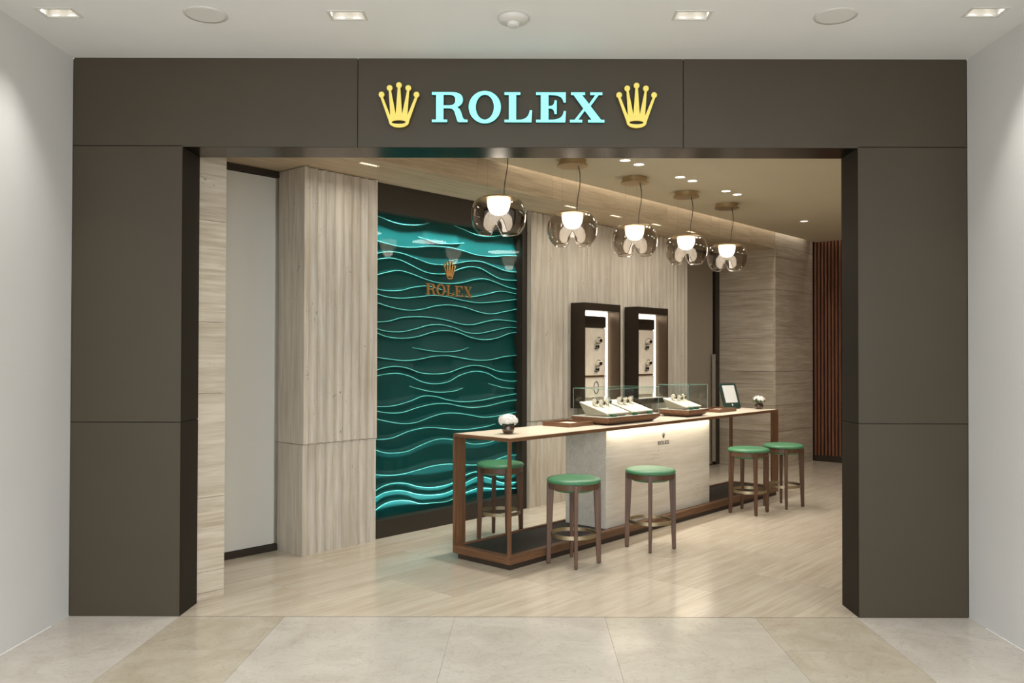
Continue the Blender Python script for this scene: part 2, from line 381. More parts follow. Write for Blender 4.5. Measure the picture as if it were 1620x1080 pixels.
# fluted stone
def fluted(name, u0, u1, vf, z0, z1, pitch, dep, back, parent, flat=.02):
    n = max(1, round((u1-u0-2*flat)/pitch)); p = (u1-u0-2*flat)/n; pr = [(u0, vf), (u0+flat, vf)]
    for i in range(n):
        for t in (.06, .2, .4, .6, .8, .94, 1.0):
            d = dep*math.sin(math.pi*t)**.8 if t < 1 else 0
            pr.append((u0+flat+p*(i+t), vf+d))
    pr += [(u1, vf)]; m = MB(); k = len(pr); full = pr+[(u1, back), (u0, back)]
    m.prism(full, z0, z1); o = obj(name, m, 'stone_v', parent); return o
wc = struct('wall_pier', MB().box(-.735, -.06, 1.53, 1.9, 0, ZU), 'panel_gap', 'fluted travertine pier left of the green wave panel', shop=True)
for z0, z1, vf in ((0, .852, 1.462), (.856, ZU-.006, 1.452)):
    fluted('fluted_slab', -.73, -.045, vf, z0, z1, .083, .032, 1.529, wc)
    obj('side_slab', MB().box(-.75, -.7305, vf, 1.82, z0, z1), 'stone_v', wc)
we = struct('wall_display', MB().box(1.93, 4.95, 1.53, 1.9, 0, ZU), 'panel_gap', 'long fluted travertine wall behind the display cabinets', shop=True)
for z0, z1, vf in ((0, .872, 1.487), (.876, ZU-.006, 1.476)):
    for q in range(4):
        a, b = 1.92+q*.76, 1.92+(q+1)*.76-.001
        fluted('fluted_slab', a, b, vf, z0, z1,   .0845, .026, 1.529, we, .0)

# door at the far end of the long wall
dr = struct('door_1', MB().box(4.96, 6.2, 1.80, 1.815, .02, 2.96), 'door_glass', 'dark grey glass door at the far end of the long wall', shop=True)
obj('door_stile', MB().box(6.24, 6.345, 1.775, 1.83, 0, ZU), 'dark_frame', dr); obj('top_rail', MB().box(4.96, 6.24, 1.79, 1.84, 2.962, ZU), 'dark_frame', dr)
obj('bottom_rail', MB().box(4.96, 6.24, 1.79, 1.84, 0, .019), 'dark_frame', dr)
obj('pull_bar', MB().box(6.14, 6.205, 1.755, 1.785, .05, 1.56), 'door_bar', dr, bevel=.004)
for z in (1.44, .62): obj('door_lock', MB().lathe([(.028, 0), (.028, .03)], 16, (0, 0, 0)), 'black_plastic', dr, loc=(6.235, 1.785, z)).rotation_euler[0] = math.pi/2

# travertine column with the corner towards the counter
wg = struct('wall_corner', MB().box(6.38, U1+.1, VS+.03, 1.9, 0, ZC+.165), 'panel_gap', 'travertine corner wall between glass door and timber slats', shop=True)
zs = [0, .5, .86, 1.15, 1.323, 1.787, 2.449, 2.897, 3.047, ZC+.165]
for i, (z0, z1) in enumerate(zip(zs, zs[1:])):
    obj('stone_tile', MB().box(6.351, 6.379, VS+.0295, 1.774, z0+.002, min(z1, ZU)-.002), 'stone_v' if False else 'stone_hy', wg) if z0 < ZU-.01 else None
    obj('stone_tile', MB().box(6.35, U1-.02, VS, VS+.029, z0+.002, z1-.002), 'stone_h', wg)

# timber slat end wall
ws = struct('wall_end', MB().box(U1+.03, U1+.12, V0, 1.9, 0, ZC+.165), 'slat_back', 'end wall of dark vertical timber slats', shop=True)
sm = MB().box(0, .032, -.0135, .0135, .09, ZC+.12).mesh('timber_slat', 'slat_wood')
obj('slat_base', MB().box(U1-.005, U1+.029, V0, VS-.01, 0, .088), 'dark_frame', ws)
v = VS-.035
while v > -2.2:
    o = bpy.data.objects.new('timber_slat', sm); COL.objects.link(o); o.parent = ws; o.location = (U1-.003, v, 0); v -= .0515

# ------------------------------------------------------------------ green wave panel
WAVES = [
 [(0.03,2.751),(0.16,2.714),(0.29,2.693),(0.43,2.694),(0.56,2.712),(0.70,2.750)],
 [(1.01,2.762),(1.13,2.726),(1.29,2.698),(1.46,2.704),(1.64,2.740),(1.86,2.809)],
 [(0.03,2.527),(0.14,2.509),(0.33,2.493),(0.49,2.503),(0.70,2.532),(0.92,2.543),(1.08,2.531),(1.27,2.507),(1.49,2.510),(1.69,2.536),(1.86,2.548)],
 [(0.56,2.606),(0.75,2.571),(0.94,2.578),(1.13,2.607)],
 [(0.03,2.401),(0.21,2.438),(0.35,2.435),(0.52,2.404),(0.68,2.374),(0.83,2.375),(0.99,2.399),(1.17,2.436),(1.34,2.446),(1.51,2.417),(1.69,2.384),(1.86,2.383)],
 [(0.03,2.349),(0.20,2.382),(0.33,2.375),(0.47,2.336),(0.62,2.293),(0.77,2.285),(0.92,2.304),(1.06,2.356),(1.20,2.387),(1.34,2.378),(1.49,2.329),(1.64,2.294),(1.86,2.300)],
 [(0.03,2.215),(0.29,2.280),(0.43,2.271),(0.60,2.233),(0.75,2.208),(0.92,2.207),(1.08,2.226),(1.27,2.271),(1.41,2.282),(1.56,2.257),(1.72,2.224),(1.86,2.211)],
 [(0.03,2.108),(0.18,2.098),(0.34,2.110),(0.47,2.143),(0.64,2.168),(0.79,2.150),(0.99,2.108),(1.20,2.100),(1.42,2.137),(1.61,2.177),(1.86,2.162)],
 [(0.03,2.074),(0.18,2.045),(0.35,2.042),(0.54,2.064),(0.71,2.086),(0.90,2.084),(1.08,2.061),(1.29,2.048),(1.51,2.065),(1.86,2.109)],
 [(0.03,2.000),(0.24,1.957),(0.44,1.940),(0.60,1.958),(0.75,1.993),(0.92,2.009),(1.13,1.993),(1.32,1.958),(1.49,1.947),(1.67,1.977),(1.86,2.011)],
 [(0.03,1.822),(0.20,1.835),(0.34,1.870),(0.50,1.885),(0.69,1.885),(0.90,1.865),(1.06,1.837),(1.22,1.834),(1.42,1.873),(1.56,1.892),(1.86,1.882)],
 [(0.03,1.781),(0.16,1.751),(0.34,1.747),(0.52,1.779),(0.66,1.813),(0.81,1.822),(0.99,1.798),(1.13,1.761),(1.29,1.752),(1.49,1.781),(1.72,1.821),(1.86,1.822)],
 [(0.03,1.748),(0.18,1.703),(0.36,1.691),(0.54,1.710),(0.71,1.752),(0.86,1.770),(1.04,1.755),(1.20,1.713),(1.39,1.694),(1.57,1.714),(1.74,1.761),(1.86,1.776)],
 [(0.50,1.611),(0.64,1.588),(0.84,1.573),(1.02,1.582),(1.20,1.616)],
 [(0.03,1.530),(0.20,1.510),(0.38,1.495),(0.54,1.505),(0.73,1.533),(0.90,1.538),(1.08,1.517),(1.27,1.496),(1.47,1.499),(1.67,1.529),(1.86,1.542)],
 [(0.03,1.403),(0.16,1.434),(0.28,1.445),(0.42,1.428),(0.56,1.387),(0.73,1.372),(0.91,1.382),(1.09,1.426),(1.25,1.446),(1.42,1.426),(1.59,1.384),(1.86,1.372)],
 [(0.03,1.358),(0.16,1.378),(0.30,1.384),(0.44,1.358),(0.58,1.306),(0.73,1.282),(0.91,1.297),(1.06,1.355),(1.25,1.389),(1.42,1.370),(1.59,1.308),(1.77,1.282),(1.86,1.285)],
 [(0.46,1.268),(0.60,1.230),(0.77,1.205),(0.95,1.206),(1.13,1.230)],
 [(1.47,1.267),(1.64,1.224),(1.86,1.206)],
 [(0.03,1.107),(0.24,1.102),(0.44,1.134),(0.60,1.175),(0.75,1.166),(0.91,1.128),(1.09,1.105),(1.32,1.107),(1.57,1.132),(1.86,1.156)],
 [(0.03,1.077),(0.18,1.047),(0.36,1.041),(0.54,1.076),(0.73,1.099),(0.91,1.094),(1.06,1.065),(1.23,1.044),(1.44,1.051),(1.70,1.083),(1.86,1.091)],
 [(0.03,1.010),(0.20,0.971),(0.36,0.943),(0.52,0.944),(0.69,0.982),(0.84,1.006),(1.00,1.003),(1.18,0.977),(1.37,0.944),(1.54,0.944),(1.86,0.970)],
 [(0.03,0.825),(0.24,0.825),(0.44,0.872),(0.65,0.890),(0.86,0.868),(1.09,0.842),(1.32,0.846),(1.57,0.865)],
 [(0.03,0.751),(0.15,0.709),(0.28,0.693),(0.42,0.696),(0.58,0.737),(0.73,0.770),(0.86,0.774),(1.08,0.735),(1.21,0.699),(1.35,0.690),(1.49,0.699),(1.70,0.735),(1.87,0.750)],
 [(0.04,0.533),(0.21,0.507),(0.36,0.502),(0.52,0.516),(0.71,0.537),(0.91,0.537),(1.09,0.513),(1.32,0.493),(1.57,0.521),(1.72,0.542),(1.87,0.538)],
 [(0.04,0.382),(0.15,0.420),(0.26,0.433),(0.40,0.417),(0.53,0.376),(0.67,0.348),(0.82,0.342),(1.00,0.362),(1.14,0.412),(1.28,0.427),(1.47,0.377),(1.65,0.341),(1.87,0.352)],
 [(0.04,0.323),(0.15,0.360),(0.28,0.367),(0.40,0.348),(0.53,0.306),(0.69,0.278),(0.87,0.272),(1.02,0.302),(1.18,0.349),(1.32,0.375),(1.47,0.343),(1.65,0.280),(1.87,0.264)],
 [(0.04,0.212),(0.15,0.263),(0.28,0.279),(0.44,0.258),(0.57,0.216),(0.71,0.204),(0.91,0.194),(1.09,0.237),(1.32,0.266),(1.57,0.229),(1.87,0.202)],
]
def spl(pts, x):
    """smooth interpolation through the crest points"""
    n = len(pts)
    if x <= pts[0][0]: return pts[0][1]
    if x >= pts[-1][0]: return pts[-1][1]
    for i in range(n-1):
        if pts[i][0] <= x <= pts[i+1][0]:
            p0, p1, p2, p3 = pts[max(i-1, 0)], pts[i], pts[i+1], pts[min(i+2, n-1)]; h = p2[0]-p1[0]; t = (x-p1[0])/h
            m1 = (p2[1]-p0[1])/max(1e-6, p2[0]-p0[0])*h; m2 = (p3[1]-p1[1])/max(1e-6, p3[0]-p1[0])*h
            return (2*t**3-3*t*t+1)*p1[1]+(t**3-2*t*t+t)*m1+(-2*t**3+3*t*t)*p2[1]+(t**3-t*t)*m2
PU0, PU1, PZ0, PZ1, PV = -.03, 1.872, .13, 2.86, 1.66
gp = thing('wave_panel', 'tall emerald green wave relief panel in dark frame between fluted stone walls', 'wall panel', (CX, CY, 0), TH)
NX, NZ = 120, 420
def relief(u, z):
    h = 0
    for w in WAVES:
        f = 1.0; e = min(u-w[0][0]+.02, w[-1][0]+.02-u)
        if w[0][0] > .1 or w[-1][0] < 1.8: f = max(0, min(1, e/.12))
        zc = spl(w, u); d = z-zc; lo, hi = (.03, .12) if zc > 1.4 else (.12, .03)
        h = max(h, f*.05*(math.exp(d/lo) if d < 0 else math.exp(-d/hi)))
    return h
m = MB()
for i in range(NX+1):
    u = PU0+(PU1-PU0)*i/NX
    for j in range(NZ+1):
        z = PZ0+(PZ1-PZ0)*j/NZ; m.v.append((u, PV-relief(u, z), z))
for i in range(NX):
    for j in range(NZ): a = i*(NZ+1)+j; m.f.append((a, a+NZ+1, a+NZ+2, a+1))
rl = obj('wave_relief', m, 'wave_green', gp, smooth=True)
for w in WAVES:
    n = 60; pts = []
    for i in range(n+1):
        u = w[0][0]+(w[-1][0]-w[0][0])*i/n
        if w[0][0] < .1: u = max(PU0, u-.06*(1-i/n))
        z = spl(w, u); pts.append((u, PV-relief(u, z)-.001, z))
    q = obj('crest_highlight', MB().tube(pts, .0032, 6), 'crest_highlight', rl, smooth=True)  # pale bead along each crest, a painted highlight line
gf = 'dark_frame'
obj('top_frame', MB().box(-.04, 1.915, 1.53, 1.70, 2.762, ZU), gf, gp); obj('bottom_frame', MB().box(-.04, 1.915, 1.53, 1.70, 0, .148), gf, gp)
obj('side_frame', MB().box(-.042, -.02, 1.515, 1.70, .148, 2.762), gf, gp); obj('side_frame', MB().box(1.85, 1.915, 1.53, 1.70, .148, 2.762), gf, gp)
obj('back_board', MB().box(-.04, 1.915, 1.67, 1.70, .149, 2.761), gf, gp)
obj('glass_pane', MB().box(-.02, 1.85, 1.548, 1.552, .148, 2.762), 'panel_glass', gp)
light('AREA', S(.91, 1.566, 2.758), 7, (.85, .98, 1), rot=(math.radians(13), 0, TH), size=1.84, size_y=.02, spread=55)
light('AREA', S(.91, 1.566, .152), 5.5, (.85, .98, 1), rot=(math.radians(180-13), 0, TH), size=1.84, size_y=.02, spread=55)

# ------------------------------------------------------------------ letter and crown outlines (unit: letter height 1)
def arc(cx, cy, rx, ry, a0, a1, n=14): return [(cx+rx*math.cos(math.radians(a0+(a1-a0)*i/n)), cy+ry*math.sin(math.radians(a0+(a1-a0)*i/n))) for i in range(n+1)]
def sc(pts, x0=0, y0=318, k=141.): return [((x-x0)/k, (y0-y)/k) for x, y in pts]
def bez(p0, p1, p2, p3, n=8): return [tuple((1-t)**3*a+3*(1-t)**2*t*b+3*(1-t)*t*t*c+t**3*d for a, b, c, d in zip(p0, p1, p2, p3)) for t in [i/n for i in range(n+1)]]
X0 = 374
LET = {}
LET['r'] = [sc([(374, 177), (468, 177)]+bez((468, 177), (500, 177), (520, 188), (520, 212))+bez((520, 212), (520, 232), (505, 243), (488, 247))[1:]+bez((488, 247), (504, 250), (510, 264), (518, 290))[1:]+bez((518, 290), (521, 302), (526, 307), (532, 307))[1:]+[(542, 307), (542, 318), (500, 318)]+bez((500, 318), (494, 318), (490, 300), (484, 280))+bez((484, 280), (479, 258), (470, 252), (450, 252))[1:]+[(428, 252), (428, 307), (446, 307), (446, 318), (374, 318), (374, 307), (394, 307), (394, 188), (374, 188)], X0),
            sc([(428, 188), (455, 188)]+bez((455, 188), (474, 188), (485, 196), (485, 214))+bez((485, 214), (485, 232), (474, 240), (455, 240))[1:]+[(428, 240)], X0)]
LET['o'] = [sc(arc(624, 247, 76, 76.5, 0, 351, 39), X0), sc(arc(624, 247, 43, 60, 0, 351, 39), X0)]
LET['l'] = [sc([(717, 177), (792, 177), (792, 188), (772, 188), (772, 307)]+bez((772, 307), (805, 308), (830, 305), (837, 262))+[(848, 262), (845, 318), (717, 318), (717, 307), (738, 307), (738, 188), (717, 188)], X0)]
LET['e'] = [sc([(867, 177), (1007, 177), (1007, 224), (997, 224)]+bez((997, 224), (992, 195), (975, 188), (925, 188))+[(925, 242)]+bez((925, 242), (945, 242), (952, 238), (954, 215))+[(964, 215), (964, 279), (954, 279)]+bez((954, 279), (952, 256), (945, 252), (925, 252))+[(925, 307)]+bez((925, 307), (975, 307), (992, 300), (998, 266))+[(1008, 266), (1005, 318), (867, 318), (867, 307), (889, 307), (889, 188), (867, 188)], X0)]
LET['x'] = [sc([(1032, 177), (1098, 177), (1098, 188), (1083, 188), (1117, 232), (1148, 188), (1123, 188), (1123, 177), (1180, 177), (1180, 188), (1163, 188), (1124, 242), (1174, 307), (1190, 307), (1190, 318), (1113, 318), (1113, 307), (1131, 307), (1097, 262), (1065, 307), (1085, 307), (1085, 318), (1027, 318), (1027, 307), (1049, 307), (1091, 253), (1044, 188), (1032, 188)], X0)]
def ball(c, r, a0, a1): return arc(c[0], c[1], r, r, a0, a1, 16)
cr = []
def cw(p): return (p[0], -p[1])      # traced with y downwards
prong = [((133, 283), 37, (118, 316), (151, 312)), ((238, 197), 37, (229, 232), (256, 230)), ((359, 160), 37, (343, 193), (376, 193)), ((480, 197), 37, (464, 230), (491, 232)), ((586, 283), 37, (568, 312), (601, 316))]
val = [(247, 555), (318, 540), (400, 540), (469, 555)]
for i, (c, r, a, b) in enumerate(prong):
    a0 = math.degrees(math.atan2(a[1]-c[1], a[0]-c[0])); b0 = math.degrees(math.atan2(b[1]-c[1], b[0]-c[0]))
    cr += [a]+ball(c, r, a0, b0+360)[1:-1]+[b]
    if i < 4: cr.append(val[i])
cr += [(490, 630)]+arc(360, 640, 128, 70, 0, 180, 20)[1:-1]+[(230, 630)]
CROWN = [[((x-360)/575., (710-y)/575.) for x, y in cr], [((x-360)/575., (710-y)/575.) for x, y in arc(357, 640, 92, 25, 0, 342, 19)]]

# ------------------------------------------------------------------ sign over the opening
K = .176; SX, SZ = -.567, 2.922
sg = thing('shop_sign', 'five glowing mint serif letters mounted on the dark header panel', 'sign', (SX, 0, SZ))
for ch, lp in LET.items():
    o = obj('letter', MB().outline(lp, .008, lambda x, y, d: (x*K, -.030-d, y*K)), 'letter_mint', sg)
    obj('letter_return', MB().outline(lp, .026, lambda x, y, d: (x*K, -.0035-d, y*K)), 'letter_side', o)
for x, lab in ((-.762, 'glowing gold five-point crown emblem left of the sign letters'), (.642, 'glowing gold five-point crown emblem right of the sign letters')):
    t = thing('crown_emblem', lab, 'emblem', (x, 0, 2.889), 0, 'crown emblems on the shopfront')
    o = obj('crown_face', MB().outline(CROWN, .008, lambda x, y, d: (x*.262, -.030-d, y*.262)), 'crown_gold', t)
    obj('crown_return', MB().outline(CROWN, .026, lambda x, y, d: (x*.262, -.0035-d, y*.262)), 'crown_side', t)
# gold emblem fixed to the panel glass (part of the wave panel)
def shop_logo(parent, name, u0, zb, k, vf, dep, ck, cz, mat):
    for ch, lp in LET.items(): obj('letter', MB().outline(lp, dep, lambda x, y, d: (u0+x*k, vf-d, zb+y*k)), mat, parent)
    cxx = u0+k*(1192-374)/141/2
    obj('crown', MB().outline(CROWN, dep, lambda x, y, d: (cxx+x*ck, vf-d, cz+y*ck)), mat, parent)
shop_logo(gp, 'gold', .568, 2.085, .100, 1.5475, .012, .165, 2.238, 'gold_trim')

# ------------------------------------------------------------------ mall ceiling fittings
def downlight(x, y, lab):
    t = thing('recessed_downlight', lab, 'ceiling light', (x, y, ZT), 0, 'square twin downlights in the mall ceiling')
    a, b = .085, .05
    fr = MB()
    for x0, x1, y0, y1 in ((-a-.012, a+.012, -b-.012, -b), (-a-.012, a+.012, b, b+.012), (-a-.012, -a, -b, b), (a, a+.012, -b, b)): fr.box(x0, x1, y0, y1, -.004, -.0002)
    obj('trim_frame', fr, 'white_plastic', t)
    bx = MB().box(-a+.001, a-.001, -b+.001, b-.001, .085, .089)
    for x0, x1, y0, y1 in ((-a+.0005, -a+.003, -b, b), (a-.003, a-.0005, -b, b), (-a+.003, a-.003, -b+.0005, -b+.003), (-a+.003, a-.003, b-.003, b-.0005)): bx.box(x0, x1, y0, y1, .001, .085)
    obj('recess', bx, 'white_plastic', t)
    for s in (-1, 1):
        obj('lamp', MB().lathe([(.036, .045), (.04, .06), (.04, .084)], 20, (s*.041, 0, 0)), 'white_plastic', t)
        obj('lens', MB().lathe([(0, .0435), (.031, .0438), (.031, .0448)], 20, (s*.041, 0, 0)), 'mall_lens', t)
        light('AREA', (x+s*.041, y, ZT+.040), 1.6, NEUT, size=.06, spread=70)
for (x, y), w in zip(DL, ('leftmost twin downlight in the mall ceiling near the left wall', 'twin downlight in the mall ceiling left of the smoke detector', 'twin downlight in the mall ceiling right of the smoke detector', 'rightmost twin downlight in the mall ceiling near the right wall')): downlight(x, y, w)
for x, w in ((-1.674, 'round white speaker grille in the mall ceiling left of centre'), (1.595, 'round white speaker grille in the mall ceiling right of centre')):
    t = thing('ceiling_speaker', w, 'speaker', (x, -.64, ZT), 0, 'round speakers in the mall ceiling')
    obj('rim', MB().lathe([(.095, -.006), (.108, -.005), (.11, -.0003), (.095, -.0003)], 40, cap=False), 'white_plastic', t, smooth=True)
    obj('grille', MB().lathe([(0, -.005), (.08, -.0052), (.0945, -.0045), (.0945, -.0004)], 40, cap=False), 'grille', t)
t = thing('smoke_detector', 'round white smoke detector in the middle of the mall ceiling', 'smoke detector', (-.077, -.61, ZT))
obj('base', MB().lathe([(0, -.0004), (.082, -.0004), (.083, -.01), (.074, -.022), (.04, -.030), (0, -.031)], 40, cap=False), 'white_plastic', t, smooth=True)
obj('sensor_cap', MB().lathe([(.034, -.029), (.033, -.044), (.026, -.049), (0, -.05)], 32, cap=False), 'white_plastic', t, smooth=True)

# ------------------------------------------------------------------ shop ceiling lights and added fill lights
names7 = ['first', 'second', 'third', 'fourth', 'fifth', 'sixth']
for i, (u, v) in enumerate(DLS):
    lab = ('lone round downlight in the shop ceiling by the timber slats' if i == 6 else '%s round downlight from the left in the row above the counter' % names7[i])
    t = thing('round_downlight', lab, 'ceiling light', S(u, v, ZC), TH, 'round downlights in the shop ceiling')
    obj('rim', MB().lathe([(.044, -.001), (.052, -.003), (.055, -.0004), (.047, -.0004)], 28, cap=False), 'white_plastic', t, smooth=True)
    obj('lens', MB().lathe([(0, .006), (.044, .006), (.044, .010)], 28, cap=False), 'downlight_glow', t)
    obj('can', MB().lathe([(.0445, 0), (.046, .05), (0, .052)], 28, cap=False), 'white_plastic', t)
    light('AREA', S(u, v, ZC-.006), 2.6, WARM, size=.08, spread=150)
for u in (-.6, .4, 5.0):
    light('AREA', S(u, -.4, ZC-.006), 6 if u < 4 else 10, WARM, size=.08, spread=150)  # extra lights without fittings, added to brighten the shop
for u in (2.6, 3.8, 5.4):
    light('AREA', S(u, -2.0, ZC-.006), 15, WARM, size=.5, spread=180)  # large soft fill lights, added out of view for an even ambient level
for i, (u, v) in enumerate(SL):
    lab = ['slim slot light in the soffit above the fluted pier', 'slim slot light in the soffit behind the second pendant', 'slim slot light in the soffit behind the third pendant', 'slim slot light in the soffit left of the fourth pendant cord', 'slim slot light in the soffit above the fourth pendant'][i]
    t = thing('slot_light', lab, 'ceiling light', S(u, v, ZU), TH, 'slot lights in the soffit')
    obj('diffuser', MB().box(-.083, .083, -.015, .015, .006, .012), 'slot_glow', t)
    fr = MB()
    for x0, x1, y0, y1 in ((-.088, .088, -.020, -.0175), (-.088, .088, .0175, .020), (-.088, -.0855, -.0175, .0175), (.0855, .088, -.0175, .0175)): fr.box(x0, x1, y0, y1, -.002, -.0003)
    obj('trim_frame', fr, 'white_plastic', t)
    light('AREA', S(u, v+.0, ZU-.004), 2.5, WARM, rot=(0, 0, TH), size=.16, size_y=.03, spread=160)

# ------------------------------------------------------------------ pendant lamps
def pendant():
    t = thing('pendant_lamp', '', 'pendant lamp')
    zc = ZC-2.61
    obj('canopy', MB().lathe([(.115, zc-.0006), (.115, zc-.042), (.13, zc-.043), (.132, zc-.055), (0, zc-.056)], 48, cap=False), 'champagne', t, smooth=False)
    n = 24; pts = []
    for i in range(n+1):
        f = i/n; pts.append((.05+.018*math.sin(f*math.pi*1.6)*(1-f*.4), -.02, zc-.056-(zc-.056-.146)*f))
    obj('power_cord', MB().tube(pts, .0038, 6), 'cord_dark', t, smooth=True)
    for x, y in ((-.085, .0), (.06, .06), (.03, -.085)): obj('suspension_wire', MB().tube([(x, y, zc-.056), (x, y, .142)], .0006, 4), 'steel', t)
    obj('top_plate', MB().lathe([(0, .147), (.06, .147), (.14, .141), (.146, .136), (.146, .128), (.10, .124), (0, .124)], 48, cap=False), 'champagne', t, smooth=False)
    d = obj('diffuser', MB().lathe([(.088, .123)]+[(.088*math.cos(a)**.75, .105-.098*math.sin(a)) for a in [i*math.pi/2/10 for i in range(11)]], 32, cap=False), 'lamp_white', t, smooth=True)
    # blown glass shade with three clefts rising from the open lower rim
    m = MB(); NA, NH = 120, 26
    prof = [(0, .140, .138), (.08, .168, .126), (.2, .192, .098), (.4, .2095, .045), (.58, .2126, -.005), (.74, .205, -.055), (.88, .185, -.10), (1.0, .155, -.135)]
    def pr(f):
        return spl([(a, b) for a, b, c in prof], f), spl([(a, c) for a, b, c in prof], f)
    for i in range(NA):
        ph = 2*math.pi*i/NA; c = e = 0
        for c0 in (-math.pi/2, math.pi/2):
            dd = (ph-c0+math.pi) % (2*math.pi)-math.pi; c = max(c, math.exp(-(dd/.2)**2)); e = max(e, math.exp(-(dd/.55)**2))
        for j in range(NH+1):
            f = j/NH*(1-.30*c); r, z = pr(f); r *= 1-(.06*c+.10*e)*min(1, f*1.4)**2; m.v.append((r*math.cos(ph), r*math.sin(ph), z))
    for i in range(NA):
        i2 = (i+1) % NA
        for j in range(NH): m.f.append((i*(NH+1)+j, i2*(NH+1)+j, i2*(NH+1)+j+1, i*(NH+1)+j+1))
    g = obj('glass_shade', m, 'smoke_glass', t, smooth=True)
    so = g.modifiers.new('wall', 'SOLIDIFY'); so.thickness = .004; so.offset = -1
    rim = [m.v[i*(NH+1)+NH] for i in range(NA)]
    obj('rim_edge', MB().tube(rim, .0026, 6, closed=True), 'rim_glass', g, smooth=True)
    return t
plain('rim_glass', (74, 64, 54), .08, coat=1)
pend = pendant()
PL = [(.23, 'nearest pendant lamp, smoked glass, in front of the green wave panel'), (1.139, 'second smoked glass pendant lamp from the left over the counter'), (2.073, 'middle smoked glass pendant lamp of the five over the counter'), (2.997, 'fourth smoked glass pendant lamp from the left over the counter'), (3.854, 'farthest smoked glass pendant lamp, in front of the travertine corner')]
for i, (u, lab) in enumerate(PL):
    t = pend if i == 0 else copy_tree(pend)
    t.location = S(u, .33, 2.61); tag(t, lab, 'pendant lamp', 'pendant lamps over the counter')
    t.rotation_euler[2] = math.atan2(t.location.x, t.location.y+4.97)*-1 + (.12, .0, -.1, .08, .15)[i]
    light('POINT', S(u, .33, 2.612), 2.5, WARM, size=.05); light('AREA', S(u, .33, 2.614), 7.5, WARM, size=.1, spread=110)

# ------------------------------------------------------------------ display cabinets on the fluted wall
def watch_mesh():
    pass
def make_watch(scale=1.0):
    """bracelet closed round a cuff, round case and dial facing -y"""
    t = thing('wristwatch', '', 'watch')
    ring = [(.0, .026*math.cos(a), .031*math.sin(a)) for a in [2*math.pi*i/24 for i in range(24)]]
    b = MB(); n = 24
    for i in range(n):
        a = 2*math.pi*i/n
        for x, r in ((-.008, 0), (.008, 0), (.008, .003), (-.008, .003)): b.v.append((x, (.024+r)*math.cos(a), (.030+r)*math.sin(a)))
    for i in range(n):
        j = (i+1) % n
        for q in range(4): q2 = (q+1) % 4; b.f.append((i*4+q, i*4+q2, j*4+q2, j*4+q))
    obj('bracelet', b, 'watch_steel', t, smooth=False)
    c = MB().lathe([(0, 0), (.016, 0), (.019, .003), (.019, .007), (.016, .009), (0, .009)], 24, cap=False)
    o = obj('case', c, 'watch_steel', t); o.location = (0, -.0245, 0); o.rotation_euler[0] = math.pi/2
    obj('cuff', MB().lathe([(0, -.019), (.021, -.019), (.0225, -.010), (.0225, .010), (.021, .019), (0, .019)], 20, cap=False), 'cream_pad', t).rotation_euler[1] = math.pi/2
    d = obj('dial', MB().lathe([(0, .0092), (.015, .0092), (.015, .0098), (0, .0098)], 24, cap=False), 'watch_dark', o)
    return t
WATCH = make_watch()
used_watch = [False]
def put_watch(loc, rot, lab, group, s=1.0):
    t = WATCH if not used_watch[0] else copy_tree(WATCH); used_watch[0] = True
    t.location = loc; t.rotation_euler = rot; t.scale = (s, s, s); tag(t, lab, 'watch', group); return t

